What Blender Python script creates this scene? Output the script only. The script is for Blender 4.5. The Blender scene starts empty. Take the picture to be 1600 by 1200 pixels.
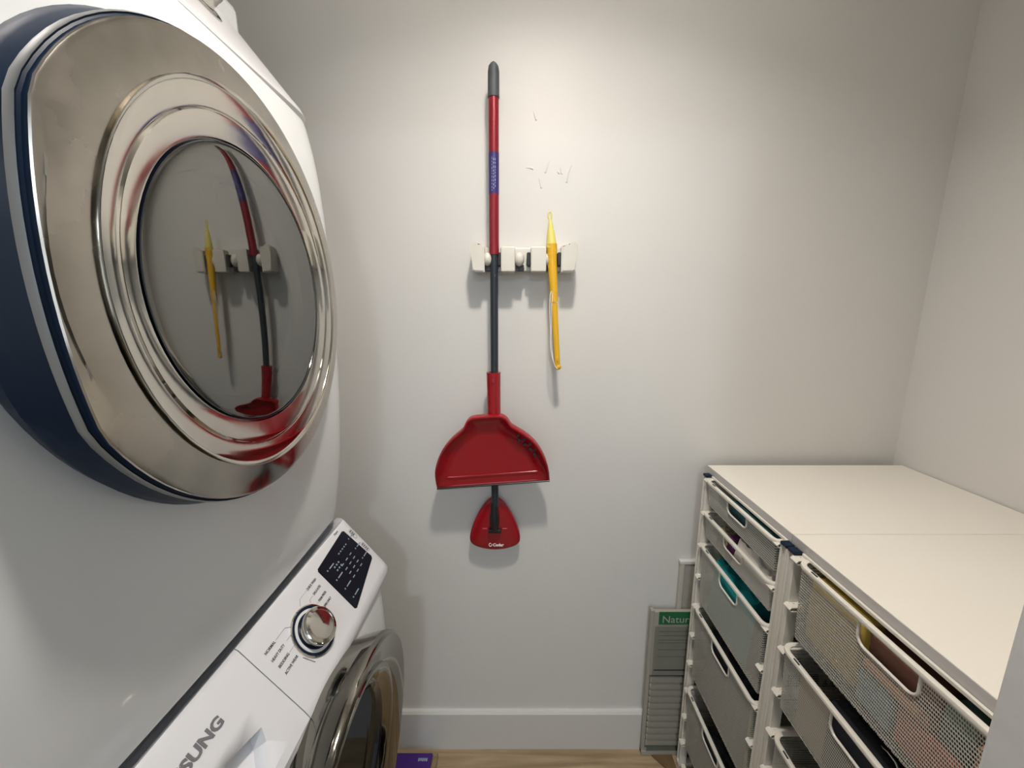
import bpy, bmesh, math, random
from mathutils import Vector, Matrix, noise
C = bpy.context.scene
COL = C.collection
random.seed(4)
PI = math.pi

# ------------------------------------------------------------------ camera, light, exposure
cam_d = bpy.data.cameras.new('camera'); cam = bpy.data.objects.new('camera', cam_d); COL.objects.link(cam)
cam_d.sensor_width = 36.0; cam_d.lens = 13.5; cam_d.shift_x = -10 / 1600.0; cam_d.clip_start = 0.02
CAM_Z = 1.4375; PITCH = math.atan(113 / 600.0)
cam.location = (0, 0, CAM_Z); cam.rotation_euler = (PI / 2 - PITCH, 0, 0)
C.camera = cam
C.view_settings.view_transform = 'Standard'; C.view_settings.look = 'None'
C.view_settings.gamma = 1.0; C.view_settings.use_curve_mapping = False
C.view_settings.exposure = 0.0
WORLD_POWER = 0.15; CLOSET_POWER = 16.5; HALL_POWER = 24.0; FILL_POWER = 11.0
C.cycles.transparent_max_bounces = 40
w = bpy.data.worlds.new('world'); C.world = w; w.use_nodes = True
w.node_tree.nodes['Background'].inputs[0].default_value = (0.9, 0.95, 1, 1)
w.node_tree.nodes['Background'].inputs[1].default_value = WORLD_POWER
CLOSET_COLOR = (1.0, 0.93, 0.855); HALL_COLOR = (0.80, 0.90, 1.0); FILL_COLOR = (0.80, 0.90, 1.0)
CLOSET_LAMP = (0.08, 0.38, 2.464); HALL_LAMP = (0.06, -1.95, 2.46)
def area(name, loc, size, power, color, shape='DISK', rot=(0, 0, 0)):
    l = bpy.data.lights.new(name, 'AREA'); l.shape = shape; l.size = size; l.energy = power; l.color = color
    o = bpy.data.objects.new(name, l); COL.objects.link(o); o.location = loc; o.rotation_euler = rot
    return o
area('closet_lamp_light', CLOSET_LAMP, 0.11, CLOSET_POWER, CLOSET_COLOR)
area('hall_lamp_light', HALL_LAMP, 0.26, HALL_POWER, HALL_COLOR)
wl = area('hall_fill_light', (0.0, -2.96, 1.45), 1.5, FILL_POWER, FILL_COLOR, 'SQUARE', (PI / 2, 0, 0))   # added soft fill at the unseen end of the hall

# ------------------------------------------------------------------ materials
def mat(name, col, rough=0.5, metal=0.0, bump=0.0, bscale=200.0, var=0.0, vscale=8.0, coat=0.0, spec=0.5, rvar=0.0, col2=None):
    m = bpy.data.materials.new(name); m.use_nodes = True
    nt = m.node_tree; b = nt.nodes['Principled BSDF']
    b.inputs['Base Color'].default_value = (*col, 1); b.inputs['Roughness'].default_value = rough
    b.inputs['Metallic'].default_value = metal; b.inputs['Coat Weight'].default_value = coat
    b.inputs['Specular IOR Level'].default_value = spec; b.inputs['Coat Roughness'].default_value = 0.05
    tc = nt.nodes.new('ShaderNodeTexCoord')
    if bump:
        n = nt.nodes.new('ShaderNodeTexNoise'); n.inputs['Scale'].default_value = bscale; n.inputs['Detail'].default_value = 4
        nt.links.new(tc.outputs['Object'], n.inputs['Vector'])
        bp = nt.nodes.new('ShaderNodeBump'); bp.inputs['Strength'].default_value = bump; bp.inputs['Distance'].default_value = 0.002
        nt.links.new(n.outputs['Fac'], bp.inputs['Height']); nt.links.new(bp.outputs['Normal'], b.inputs['Normal'])
    if var or rvar:
        n = nt.nodes.new('ShaderNodeTexNoise'); n.inputs['Scale'].default_value = vscale; n.inputs['Detail'].default_value = 5
        nt.links.new(tc.outputs['Object'], n.inputs['Vector'])
        if var:
            r = nt.nodes.new('ShaderNodeValToRGB'); r.color_ramp.elements[0].position = .35; r.color_ramp.elements[1].position = .65
            c2 = col2 or tuple(max(0, c * (1 - var)) for c in col)
            r.color_ramp.elements[0].color = (*c2, 1); r.color_ramp.elements[1].color = (*col, 1)
            nt.links.new(n.outputs['Fac'], r.inputs['Fac']); nt.links.new(r.outputs['Color'], b.inputs['Base Color'])
        if rvar:
            mr = nt.nodes.new('ShaderNodeMapRange'); mr.inputs['From Min'].default_value = .35; mr.inputs['From Max'].default_value = .65
            mr.inputs['To Min'].default_value = rough - rvar; mr.inputs['To Max'].default_value = rough + rvar
            nt.links.new(n.outputs['Fac'], mr.inputs['Value']); nt.links.new(mr.outputs['Result'], b.inputs['Roughness'])
    return m

M = {}
M['wall'] = mat('wall_paint', (0.70, 0.688, 0.662), 0.46, bump=0.22, bscale=45, var=0.03, vscale=2.5, spec=0.35)
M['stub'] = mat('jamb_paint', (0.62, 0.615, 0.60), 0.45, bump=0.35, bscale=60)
M['ceiling'] = mat('ceiling_paint', (0.74, 0.73, 0.70), 0.8, bump=0.2, bscale=90)
M['trim'] = mat('trim_paint', (0.66, 0.655, 0.63), 0.28, bump=0.1, bscale=60)
M['enamel'] = mat('white_enamel', (0.78, 0.80, 0.81), 0.26, coat=0.25, bump=0.02, bscale=500)
M['display'] = mat('display_black', (0.004, 0.008, 0.016), 0.30, spec=.3)
M['fascia'] = mat('white_plastic', (0.70, 0.70, 0.72), 0.3, coat=0.2)
M['chrome'] = mat('polished_chrome', (0.62, 0.595, 0.54), 0.07, 1.0, var=.12, vscale=14, rvar=.03)
M['brushed'] = mat('smudged_steel', (0.52, 0.49, 0.44), 0.20, 1.0, var=.30, vscale=12, rvar=.12, bump=0.02, bscale=60)
M['dchrome'] = mat('dark_chrome', (0.30, 0.285, 0.25), 0.08, 1.0, var=.12, vscale=9, rvar=.04)
M['rimgrey'] = mat('grey_rim_metal', (0.30, 0.305, 0.31), 0.35, 1.0)
M['navy'] = mat('navy_plastic', (0.005, 0.014, 0.034), 0.38, spec=.2)
M['blackgloss'] = mat('black_gloss', (0.006, 0.008, 0.014), 0.07, coat=.6)
M['black'] = mat('black_plastic', (0.012, 0.013, 0.015), 0.4)
M['gasket'] = mat('grey_gasket', (0.42, 0.46, 0.52), 0.6)
M['ink'] = mat('grey_print', (0.16, 0.16, 0.17), 0.5)
M['inkdark'] = mat('dark_print', (0.05, 0.05, 0.06), 0.5)
M['inklight'] = mat('pale_print', (0.28, 0.36, 0.42), 0.5)
M['white'] = mat('white_print', (0.85, 0.85, 0.85), 0.5)
M['red'] = mat('red_plastic', (0.30, 0.003, 0.010), 0.22, coat=.3)
M['redpole'] = mat('red_metal', (0.24, 0.014, 0.024), 0.3, 0.2)
M['grip'] = mat('grey_rubber_grip', (0.055, 0.065, 0.068), 0.6)
M['pole'] = mat('charcoal_pole', (0.022, 0.028, 0.035), 0.35)
M['purple'] = mat('navy_label', (0.035, 0.022, 0.14), 0.4)
M['rack'] = mat('rack_plastic', (0.66, 0.63, 0.56), 0.25, coat=.2)
M['rubber'] = mat('dark_rubber', (0.03, 0.03, 0.035), 0.6)
M['paleyellow'] = mat('pale_yellow_plastic', (0.72, 0.64, 0.17), 0.35)
M['yellow'] = mat('golden_yellow_plastic', (0.78, 0.44, 0.02), 0.3)
M['cord'] = mat('white_cord', (0.8, 0.8, 0.78), 0.6)
M['frame'] = mat('white_powder_coat', (0.72, 0.69, 0.62), 0.35)
M['top'] = mat('white_laminate', (0.80, 0.765, 0.69), 0.42, bump=.12, bscale=420)
M['topedge'] = mat('grey_edge_band', (0.50, 0.48, 0.47), 0.4)
M['teal'] = mat('teal_fabric', (0.0, 0.30, 0.32), 0.85, bump=.5, bscale=900)
M['dteal'] = mat('dark_teal_fabric', (0.006, 0.055, 0.058), 0.85, bump=.5, bscale=900)
M['whitecloth'] = mat('white_cotton', (0.78, 0.74, 0.68), 0.9, bump=.5, bscale=900)
M['blackcloth'] = mat('black_fabric', (0.010, 0.011, 0.018), 0.9, bump=.4, bscale=900)
M['greycloth'] = mat('dark_grey_fabric', (0.035, 0.04, 0.04), 0.9, bump=.4, bscale=900)
M['plum'] = mat('plum_fabric', (0.10, 0.02, 0.08), 0.9, bump=.4, bscale=900)
M['leopard'] = mat('spotted_fabric', (0.40, 0.33, 0.22), 0.9, var=.85, vscale=130)
M['green'] = mat('green_card', (0.01, 0.16, 0.04), 0.4)
M['ygreen'] = mat('yellow_card', (0.42, 0.30, 0.03), 0.45)
M['labelgreen'] = mat('green_label', (0.012, 0.13, 0.048), 0.4)
M['packyellow'] = mat('yellow_packet', (0.62, 0.44, 0.10), 0.45)
M['packblue'] = mat('light_blue_packet', (0.20, 0.36, 0.42), 0.45)
M['packred'] = mat('coral_red_packet', (0.60, 0.13, 0.06), 0.45)
M['packorange'] = mat('orange_packet', (0.62, 0.25, 0.10), 0.45)
M['packbrown'] = mat('maroon_box', (0.11, 0.045, 0.03), 0.5)
M['packgreen'] = mat('green_grey_box', (0.07, 0.13, 0.10), 0.5)
M['tan'] = mat('tan_card', (0.42, 0.29, 0.15), 0.6)
M['card'] = mat('mottled_brown', (0.16, 0.10, 0.045), 0.75, var=.3, vscale=20)
M['violet'] = mat('violet_card', (0.05, 0.012, 0.17), 0.35)
M['slat'] = mat('white_slat', (0.50, 0.47, 0.41), 0.45)
M['sleeve'] = mat('cream_card', (0.38, 0.36, 0.31), 0.6, var=.08, vscale=30)
M['steel'] = mat('steel_hook', (0.7, 0.68, 0.62), 0.2, 1.0)
M['bowl'] = mat('door_bowl', (0.42, 0.42, 0.41), 0.18, 0.4)
M['drum'] = mat('drum_steel', (0.35, 0.35, 0.35), 0.3, 1.0)

def glass_mat(name, tint, refl, trans, rough=0.02):
    m = bpy.data.materials.new(name); m.use_nodes = True; nt = m.node_tree; nt.nodes.clear()
    out = nt.nodes.new('ShaderNodeOutputMaterial'); mix = nt.nodes.new('ShaderNodeMixShader')
    g = nt.nodes.new('ShaderNodeBsdfGlossy'); g.inputs['Roughness'].default_value = rough; g.inputs['Color'].default_value = (*refl, 1)
    t = nt.nodes.new('ShaderNodeBsdfTransparent'); t.inputs['Color'].default_value = (*trans, 1)
    lw = nt.nodes.new('ShaderNodeLayerWeight'); lw.inputs['Blend'].default_value = tint
    nt.links.new(lw.outputs['Fresnel'], mix.inputs[0]); nt.links.new(t.outputs[0], mix.inputs[1]); nt.links.new(g.outputs[0], mix.inputs[2])
    nt.links.new(mix.outputs[0], out.inputs[0]); return m
M['glass'] = glass_mat('smoked_mirror_glass', 0.74, (0.62, 0.62, 0.60), (0.55, 0.56, 0.55), 0.025)
M['dglass'] = glass_mat('dark_glass', 0.18, (0.10, 0.11, 0.12), (0.10, 0.11, 0.12), 0.05)
M['film'] = glass_mat('clear_plastic_film', 0.12, (0.9, 0.9, 0.88), (0.93, 0.93, 0.91), 0.15)

def mesh_mat():
    """powder-coated expanded mesh: staggered slots cut through a white sheet, in metres from the UV map"""
    m = bpy.data.materials.new('white_wire_mesh'); m.use_nodes = True; nt = m.node_tree
    b = nt.nodes['Principled BSDF']; b.inputs['Base Color'].default_value = (0.60, 0.585, 0.53, 1); b.inputs['Roughness'].default_value = .4
    uv = nt.nodes.new('ShaderNodeUVMap'); sep = nt.nodes.new('ShaderNodeSeparateXYZ'); nt.links.new(uv.outputs[0], sep.inputs[0])
    def mth(op, a, bb=None, c=None):
        n = nt.nodes.new('ShaderNodeMath'); n.operation = op
        for i, v in enumerate((a, bb, c)):
            if v is None: continue
            if isinstance(v, (int, float)): n.inputs[i].default_value = v
            else: nt.links.new(v, n.inputs[i])
        return n.outputs[0]
    PU, PV = 0.0027, 0.0055
    v = mth('DIVIDE', sep.outputs[1], PV); row = mth('FLOOR', v)
    odd = mth('MULTIPLY', mth('FLOORED_MODULO', row, 2.0), 0.5)
    u = mth('ADD', mth('DIVIDE', sep.outputs[0], PU), odd)
    du = mth('SUBTRACT', mth('FLOORED_MODULO', u, 1.0), 0.5); dv = mth('SUBTRACT', mth('SUBTRACT', v, row), 0.5)
    e = mth('ADD', mth('POWER', mth('ABSOLUTE', mth('DIVIDE', du, 0.42)), 3.0), mth('POWER', mth('ABSOLUTE', mth('DIVIDE', dv, 0.37)), 3.0))
    hole = mth('GREATER_THAN', e, 1.0)
    nt.links.new(hole, b.inputs['Alpha'])
    return m
M['mesh'] = mesh_mat()

def wood_mat():
    m = bpy.data.materials.new('oak_floor'); m.use_nodes = True; nt = m.node_tree; b = nt.nodes['Principled BSDF']
    tc = nt.nodes.new('ShaderNodeTexCoord'); mp = nt.nodes.new('ShaderNodeMapping'); mp.inputs['Scale'].default_value = (3, 40, 3)
    n = nt.nodes.new('ShaderNodeTexNoise'); n.inputs['Scale'].default_value = 1.0; n.inputs['Detail'].default_value = 8; n.inputs['Distortion'].default_value = .6
    r = nt.nodes.new('ShaderNodeValToRGB'); r.color_ramp.elements[0].color = (0.27, 0.19, 0.105, 1); r.color_ramp.elements[1].color = (0.44, 0.325, 0.20, 1)
    r.color_ramp.elements[0].position = .35; r.color_ramp.elements[1].position = .65
    nt.links.new(tc.outputs['Object'], mp.inputs['Vector']); nt.links.new(mp.outputs[0], n.inputs['Vector'])
    nt.links.new(n.outputs['Fac'], r.inputs['Fac']); nt.links.new(r.outputs[0], b.inputs['Base Color']); b.inputs['Roughness'].default_value = .4
    return m
M['wood'] = wood_mat()
M['lamp'] = bpy.data.materials.new('lit_diffuser'); M['lamp'].use_nodes = True
_b = M['lamp'].node_tree.nodes['Principled BSDF']; _b.inputs['Emission Color'].default_value = (1, .95, .85, 1); _b.inputs['Emission Strength'].default_value = 12

# ------------------------------------------------------------------ helpers
def obj(name, bm, m, parent=None, smooth=False, label=None, kind=None, uv=False):
    me = bpy.data.meshes.new(name)
    if not uv: bmesh.ops.recalc_face_normals(bm, faces=bm.faces)
    if smooth:
        for f in bm.faces: f.smooth = True
    bm.to_mesh(me); bm.free()
    if smooth: me.set_sharp_from_angle(angle=math.radians(38))
    o = bpy.data.objects.new(name, me); COL.objects.link(o)
    if smooth and len(me.polygons) < 600: wn = o.modifiers.new('wn', 'WEIGHTED_NORMAL'); wn.keep_sharp = True
    for mm in (m if isinstance(m, (list, tuple)) else [m]): me.materials.append(M[mm] if isinstance(mm, str) else mm)
    if parent: o.parent = parent
    if label: o['label'] = label
    if kind: o['kind'] = kind
    return o
def tag(o, label, cat, group=None):
    o['label'] = label; o['category'] = cat
    if group: o['group'] = group
    return o
def thing(name, label, cat, loc=(0, 0, 0), group=None):
    o = bpy.data.objects.new(name, None); COL.objects.link(o); o.location = loc; o.empty_display_size = .05
    return tag(o, label, cat, group)
class Off:
    """keeps world coordinates in the shape code while parts hang under an Empty that stands elsewhere"""
    def __init__(s, o): s.o = o; s.d = Vector(o.location)
    def part(s, name, bm, m, **k):
        for v in bm.verts: v.co -= s.d
        return obj(name, bm, m, s.o, **k)
def B(bm, x0, x1, y0, y1, z0, z1, bev=0.0, seg=2, M4=None):
    vs = [bm.verts.new((x, y, z)) for x in (x0, x1) for y in (y0, y1) for z in (z0, z1)]
    fs = [(0, 1, 3, 2), (4, 6, 7, 5), (0, 4, 5, 1), (2, 3, 7, 6), (0, 2, 6, 4), (1, 5, 7, 3)]
    faces = [bm.faces.new([vs[i] for i in f]) for f in fs]
    if bev:
        es = list({e for f in faces for e in f.edges})
        r = bmesh.ops.bevel(bm, geom=es, offset=bev, segments=seg, affect='EDGES', profile=.5)
        vs = list({v for f in r['faces'] for v in f.verts} | {v for v in vs if v.is_valid})
    if M4 is not None:
        for v in vs:
            if v.is_valid: v.co = M4 @ v.co
    return bm
def box(x0, x1, y0, y1, z0, z1, bev=0.0, seg=2, M4=None):
    return B(bmesh.new(), x0, x1, y0, y1, z0, z1, bev, seg, M4)
def frames(path, closed=False):
    n = len(path); P = [Vector(p) for p in path]; T = []
    for i in range(n):
        a = P[(i - 1) % n] if (closed or i > 0) else P[i]; b = P[(i + 1) % n] if (closed or i < n - 1) else P[i]
        T.append((b - a).normalized())
    up = Vector((0, 0, 1)) if abs(T[0].z) < .9 else Vector((1, 0, 0))
    N = (up - up.dot(T[0]) * T[0]).normalized(); out = []
    for t in T:
        N = (N - N.dot(t) * t).normalized(); out.append((N.copy(), t.cross(N).normalized()))
    return P, out
def tube(bm, path, r, seg=10, closed=False, caps=True, flat=None):
    """round tube (radius r or list of radii); flat=(a,b) gives a rectangular section a across the normal, b along it"""
    P, F = frames(path, closed); rings = []
    for i, (p, (n, b)) in enumerate(zip(P, F)):
        rr = r[i] if isinstance(r, (list, tuple)) else r
        if flat:
            a, h = flat; pts = [p + n * sx * h / 2 + b * sy * a / 2 for sx, sy in ((1, 1), (1, -1), (-1, -1), (-1, 1))]
        else: pts = [p + rr * (math.cos(2 * PI * k / seg) * n + math.sin(2 * PI * k / seg) * b) for k in range(seg)]
        rings.append([bm.verts.new(q) for q in pts])
    m = len(rings[0])
    for i in range(len(rings) - (0 if closed else 1)):
        A, Bq = rings[i], rings[(i + 1) % len(rings)]
        for k in range(m): bm.faces.new((A[k], A[(k + 1) % m], Bq[(k + 1) % m], Bq[k]))
    if caps and not closed:
        bm.faces.new(rings[0][::-1]); bm.faces.new(rings[-1])
    return bm
def prism(bm, pts, d, M4=None, bev=0):
    """outline pts (2D, in local x,y) extruded by d along local z"""
    a = [bm.verts.new((x, y, 0)) for x, y in pts]; b = [bm.verts.new((x, y, d)) for x, y in pts]; n = len(pts)
    fs = [bm.faces.new(a[::-1]), bm.faces.new(b)] + [bm.faces.new((a[i], a[(i + 1) % n], b[(i + 1) % n], b[i])) for i in range(n)]
    vs = a + b
    if bev:
        r = bmesh.ops.bevel(bm, geom=list(fs[1].edges), offset=bev, segments=2, affect='EDGES')
        vs = list({v for f in r['faces'] for v in f.verts} | {v for v in vs if v.is_valid})
    if M4 is not None:
        for v in vs:
            if v.is_valid: v.co = M4 @ v.co
    return bm
def loft(bm, rings, closed=True, cap0=False, cap1=False):
    R = [[bm.verts.new(p) for p in ring] for ring in rings]; m = len(R[0])
    for i in range(len(R) - 1):
        for k in range(m if closed else m - 1):
            bm.faces.new((R[i][k], R[i][(k + 1) % m], R[i + 1][(k + 1) % m], R[i + 1][k]))
    if cap0: bm.faces.new(R[0][::-1])
    if cap1: bm.faces.new(R[-1])
    return bm
def rrect(w, h, r, n=5):
    pts = []
    for cx, cy, a0 in ((w / 2 - r, h / 2 - r, 0), (-w / 2 + r, h / 2 - r, 90), (-w / 2 + r, -h / 2 + r, 180), (w / 2 - r, -h / 2 + r, 270)):
        for k in range(n + 1):
            a = math.radians(a0 + 90 * k / n); pts.append((cx + r * math.cos(a), cy + r * math.sin(a)))
    return pts
def text(name, s, size, M4, m, parent, depth=0.0004, xs=1.0, bold=0.0, align='LEFT'):
    c = bpy.data.curves.new(name, 'FONT'); c.body = s; c.size = size; c.extrude = depth; c.offset = bold; c.align_x = align
    c.resolution_u = 3
    t = bpy.data.objects.new(name, c); COL.objects.link(t)
    bpy.context.view_layer.update()
    me = bpy.data.meshes.new_from_object(t.evaluated_get(bpy.context.evaluated_depsgraph_get()))
    bpy.data.objects.remove(t)
    T = M4 @ Matrix.Diagonal((xs, 1, 1, 1))
    if parent: T = Matrix.Translation(-Vector(parent.location)) @ T
    me.transform(T); o = bpy.data.objects.new(name, me); COL.objects.link(o); me.materials.clear(); me.materials.append(M[m])
    if parent: o.parent = parent
    return o
def lathe(prof, M4, n=48):
    bm = bmesh.new(); rings = [[M4 @ Vector((r * math.cos(2 * PI * k / n), r * math.sin(2 * PI * k / n), h)) for k in range(n)] for r, h in prof]
    loft(bm, rings, True, prof[0][0] < .002, prof[-1][0] < .002); return bm
def basis(o, x, y, z):
    m = Matrix.Identity(4)
    for i, v in enumerate((Vector(x).normalized(), Vector(y).normalized(), Vector(z).normalized(), Vector(o))):
        for r in range(3): m[r][i] = v[r]
    return m
def S(o, kind='structure'): o['kind'] = kind; return o

# ------------------------------------------------------------------ room shell
YB = 1.05; XR = 1.085; ZC = 2.44; XL = -1.15
S(obj('wall_back', box(XL - .1, XR + .1, YB, YB + .1, 0, ZC), 'wall'))
S(obj('wall_right', box(XR, XR + .1, .175, YB, 0, ZC), 'wall'))
S(obj('wall_left', box(XL - .1, XL, .05, YB, 0, ZC), 'wall'))
S(obj('ceiling', box(-1.4, 1.6, -3.1, YB + .1, ZC + .03, ZC + .13), 'ceiling'))
S(obj('wall_front', box(.44, XR + .1, .175, .295, 0, ZC, .004), 'stub'))          # return wall beside the opening
S(obj('wall_front_header', box(XL, .44, .175, .295, 2.05, ZC), 'stub'))
S(obj('wall_hall_right', box(1.5, 1.6, -3.0, .175, 0, ZC + .05), 'wall'))
S(obj('wall_hall_left', box(-1.4, -1.3, -3.0, .05, 0, ZC + .05), 'wall'))
S(obj('wall_hall_back', box(-1.4, 1.6, -3.1, -3.0, 0, ZC + .05), 'wall'))
fl = S(obj('floor', box(-1.4, 1.6, -3.1, YB + .1, -.08, -.006), 'wood'))
ys = [-3.1, -2.9]
k = 0; y = 1.032
rows = []
while y > -0.6: rows.append(y); y -= 0.19
fl2 = fl
base = None
for i, y1 in enumerate([YB] + [r for r in rows[1:]]):
    y0 = rows[i + 1] if i + 1 < len(rows) else -.75
    xo = (-.55, .25, -.2)[i % 3]
    cuts = sorted([-1.38, xo - .0, xo + 1.2 if xo + 1.2 < 1.3 else 1.3, 1.58])
    for a, b in zip(cuts, cuts[1:]):
        if b - a < .05: continue
        p = obj('plank', box(a + .0008, b - .0008, y0 + .0008, y1 - .0008, -.006, 0, .0008, 1), 'wood', fl)
# baseboards
bm = bmesh.new(); prism(bm, [(0, 0), (0.014, 0), (0.014, .139), (.0095, .147), (0, .147)], XR - XL, basis((XL, YB, 0), (0, -1, 0), (0, 0, 1), (1, 0, 0)))
S(obj('baseboard_back', bm, 'trim'))
bm = bmesh.new(); prism(bm, [(0, 0), (0.014, 0), (0.014, .139), (.0095, .147), (0, .147)], .72, basis((XR, .31, 0), (-1, 0, 0), (0, 0, 1), (0, 1, 0)))
S(obj('baseboard_right', bm, 'trim'))
# runs and lumps in the wall paint
wb = bpy.data.objects['wall_back']
def drip(pts, r):
    bm = bmesh.new(); tube(bm, [(x, YB - .0002, z) for x, z in pts], [r * (.6 + .6 * i / max(1, len(pts) - 1)) for i in range(len(pts))], 6)
    for v in bm.verts: v.co.y = YB - (YB - v.co.y) * .9
    obj('paint_drip', bm, 'wall', wb, smooth=True)
def wpt(px, py):   # metres on the back wall from image pixels cast through the camera
    a = (px - 810) / 600; b = (600 - py) / 600; c, s = math.cos(PITCH), math.sin(PITCH); t = YB / (c + b * s); return (a * t, CAM_Z + t * (b * c - s))
for L in ([(822, 262), (828, 262), (833, 264)], [(858, 252), (854, 264), (852, 270)], [(842, 278), (845, 290), (846, 294)], [(876, 262), (878, 272)],
          [(893, 258), (888, 270), (885, 285)], [(871, 268), (874, 271)], [(834, 175), (838, 188)]):
    drip([wpt(*p) for p in L], .0021)
# ceiling lamps
def lamp(loc, r, label, cat='ceiling light', zt=ZC):
    t = thing('ceiling_light', label, cat, (loc[0], loc[1], zt)); O = Off(t); bm = bmesh.new()
    n = 32; rings = []
    for rr, z in ((r * 1.25, zt + .03), (r * 1.25, zt + .012), (r * 1.05, zt + .008), (r, zt + .012)):
        rings.append([(loc[0] + rr * math.cos(2 * PI * k / n), loc[1] + rr * math.sin(2 * PI * k / n), z) for k in range(n)])
    loft(bm, rings); O.part('rim', bm, 'trim', smooth=True)
    bm = bmesh.new(); bmesh.ops.create_circle(bm, cap_ends=True, radius=r, segments=n, matrix=Matrix.Translation((loc[0], loc[1], zt + .014)))
    O.part('diffuser', bm, 'lamp')
t = thing('ceiling_light', 'small white can light on the closet ceiling', 'ceiling light', (CLOSET_LAMP[0], CLOSET_LAMP[1], ZC + .03)); O = Off(t)
bm = lathe([(.086, ZC + .03), (.086, 2.407), (.083, 2.405), (.077, 2.407), (.075, ZC + .03)], Matrix.Translation((CLOSET_LAMP[0], CLOSET_LAMP[1], 0)))
O.part('can', bm, 'ceiling', smooth=True)
bm = bmesh.new(); bmesh.ops.create_circle(bm, cap_ends=True, radius=.055, segments=32, matrix=Matrix.Translation((CLOSET_LAMP[0], CLOSET_LAMP[1], 2.467)))
O.part('bulb_face', bm, 'lamp')
lamp(HALL_LAMP, .12, 'round ceiling light in the hall behind the closet doorway', zt=ZC + .02)

# ------------------------------------------------------------------ stacked dryer and washer
YN, YF = 0.115, 0.80          # near and far side of both machines
YM = (YN + YF) / 2
def ysts(n=26):
    return [YN + (YF - YN) * (0.5 - 0.5 * math.cos(PI * i / n)) for i in range(n + 1)]
def endrec(y, r=0.05, d=0.05):
    """how far the front falls back near the rounded vertical corners"""
    e = min(y - YN, YF - y)
    return 0 if e >= r else d * (1 - math.sqrt(max(0, 1 - ((r - e) / r) ** 2)))
def bow(y, b): return b * (1 - ((y - YM) / ((YF - YN) / 2)) ** 2)
def interp(prof, z):
    for (x0, z0), (x1, z1) in zip(prof, prof[1:]):
        if z0 <= z <= z1:
            t = (z - z0) / (z1 - z0); t = t; return x0 + (x1 - x0) * t
    return prof[0][0] if z < prof[0][1] else prof[-1][0]
def smoothp(prof, n=6):
    """Catmull-Rom through profile points"""
    out = []; P = [prof[0]] + prof + [prof[-1]]
    for i in range(1, len(P) - 2):
        for k in range(n):
            t = k / n; q = []
            for c in (0, 1):
                a, b, d, e = P[i - 1][c], P[i][c], P[i + 1][c], P[i + 2][c]
                q.append(.5 * (2 * b + (d - a) * t + (2 * a - 5 * b + 4 * d - e) * t * t + (3 * b - a - 3 * d + e) * t ** 3))
            out.append(tuple(q))
    out.append(prof[-1]); return out
def shell(bm, prof, xb, b, r=.05, d=.045, y0=None, y1=None):
    """front sheet following a vertical profile, bowed along y, closed by sides and back at xb"""
    ss = [y for y in ysts() if (y0 is None or y > y0 + .002) and (y1 is None or y < y1 - .002)]
    if y0 is not None: ss = [y0] + ss
    if y1 is not None: ss = ss + [y1]
    rings = []
    for y in ss:
        ring = [(x + bow(y, b) - endrec(y, r, d), y, z) for x, z in prof]
        ring = [(xb, y, prof[0][1])] + ring + [(xb, y, prof[-1][1])]
        rings.append(ring)
    return loft(bm, rings, True, True, True)

# profile curves (x, z) at the far side
ZG = 0.9925
washer_body = smoothp([(-.365, .03), (-.335, .10), (-.318, .22), (-.309, .40), (-.305, .60), (-.308, .78), (-.316, .850)])
A0 = Vector((-.405, 0, .996)); E0 = Vector((.10, 0, -.125)); LE = E0.length; EN = E0.normalized(); NN = Vector((.125, 0, .10)).normalized()
PB = basis((0, 0, 0), (0, 1, 0), -EN, NN)
def pm(y, u, h=0.0):
    """frame on the washer fascia: y along the machine, u metres down from its upper edge, h proud of it"""
    m = PB.copy(); p = A0 + Vector((.005, 0, -.006)) + EN * u + NN * h; p.y = y; m.translation = p; return m
W = thing('washing_machine', 'white front-loading washer at the bottom of the stack with silver dial and black display', 'washing machine', (-.70, YM, 0)); WO = Off(W)
wbody = WO.part('body', shell(bmesh.new(), washer_body, -1.02, .012), 'enamel', smooth=True)
WO.part('top_lid', box(-1.02, -.452, YN + .006, YF - .006, .852, .955, .004), 'enamel', smooth=True)
WO.part('upper_gap_trim', box(-.451, -.431, YN + .02, YF - .010, .90, .968, .001), 'gasket')
# fascia in two panels: detergent drawer front (near) and control panel (far)
SEAM = .4545
def uprof(top=True):
    p = []
    for u in (.014, .018, .04, .08, .12, .150): q = A0 + Vector((.005, 0, -.006)) + EN * u; p.append((q.x, q.z))
    return [(-.430, .950), (-.408, .966), (-.3990, .9735), (p[0][0] - .002, p[0][1] - .0008)] + p[1:] + [(p[-1][0] + .0065, p[-1][1] - .010), (p[-1][0] + .006, p[-1][1] - .022)]
UP = uprof()
cp = WO.part('control_panel', shell(bmesh.new(), UP, -.45, 0.0, .016, .018, y0=SEAM + .0007), 'fascia', smooth=True)
dd = WO.part('detergent_drawer', shell(bmesh.new(), UP, -.45, 0.0, .016, .018, y1=SEAM - .0007), 'fascia', smooth=True, label='pull-out detergent drawer front with a scooped grip')
# scooped grip cut into the drawer front
cut = bmesh.new()
prism(cut, [(.408, .034), (.400, .018), (.378, -.010), (.20, -.010), (.20, .050), (.36, .047)], .03, pm(0, .14, -.024) @ Matrix.Identity(4))
co = obj('cut', cut, 'fascia'); co.location = -WO.d
co.parent = W; co.location = (0, 0, 0); co.data.transform(Matrix.Translation(-WO.d))
md = dd.modifiers.new('scoop', 'BOOLEAN'); md.object = co; md.operation = 'DIFFERENCE'; md.solver = 'EXACT'
bpy.context.view_layer.update()
nm = bpy.data.meshes.new_from_object(dd.evaluated_get(bpy.context.evaluated_depsgraph_get()))
dd.modifiers.clear(); dd.data = nm; bpy.data.objects.remove(co)
nm.set_sharp_from_angle(angle=math.radians(30))
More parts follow.
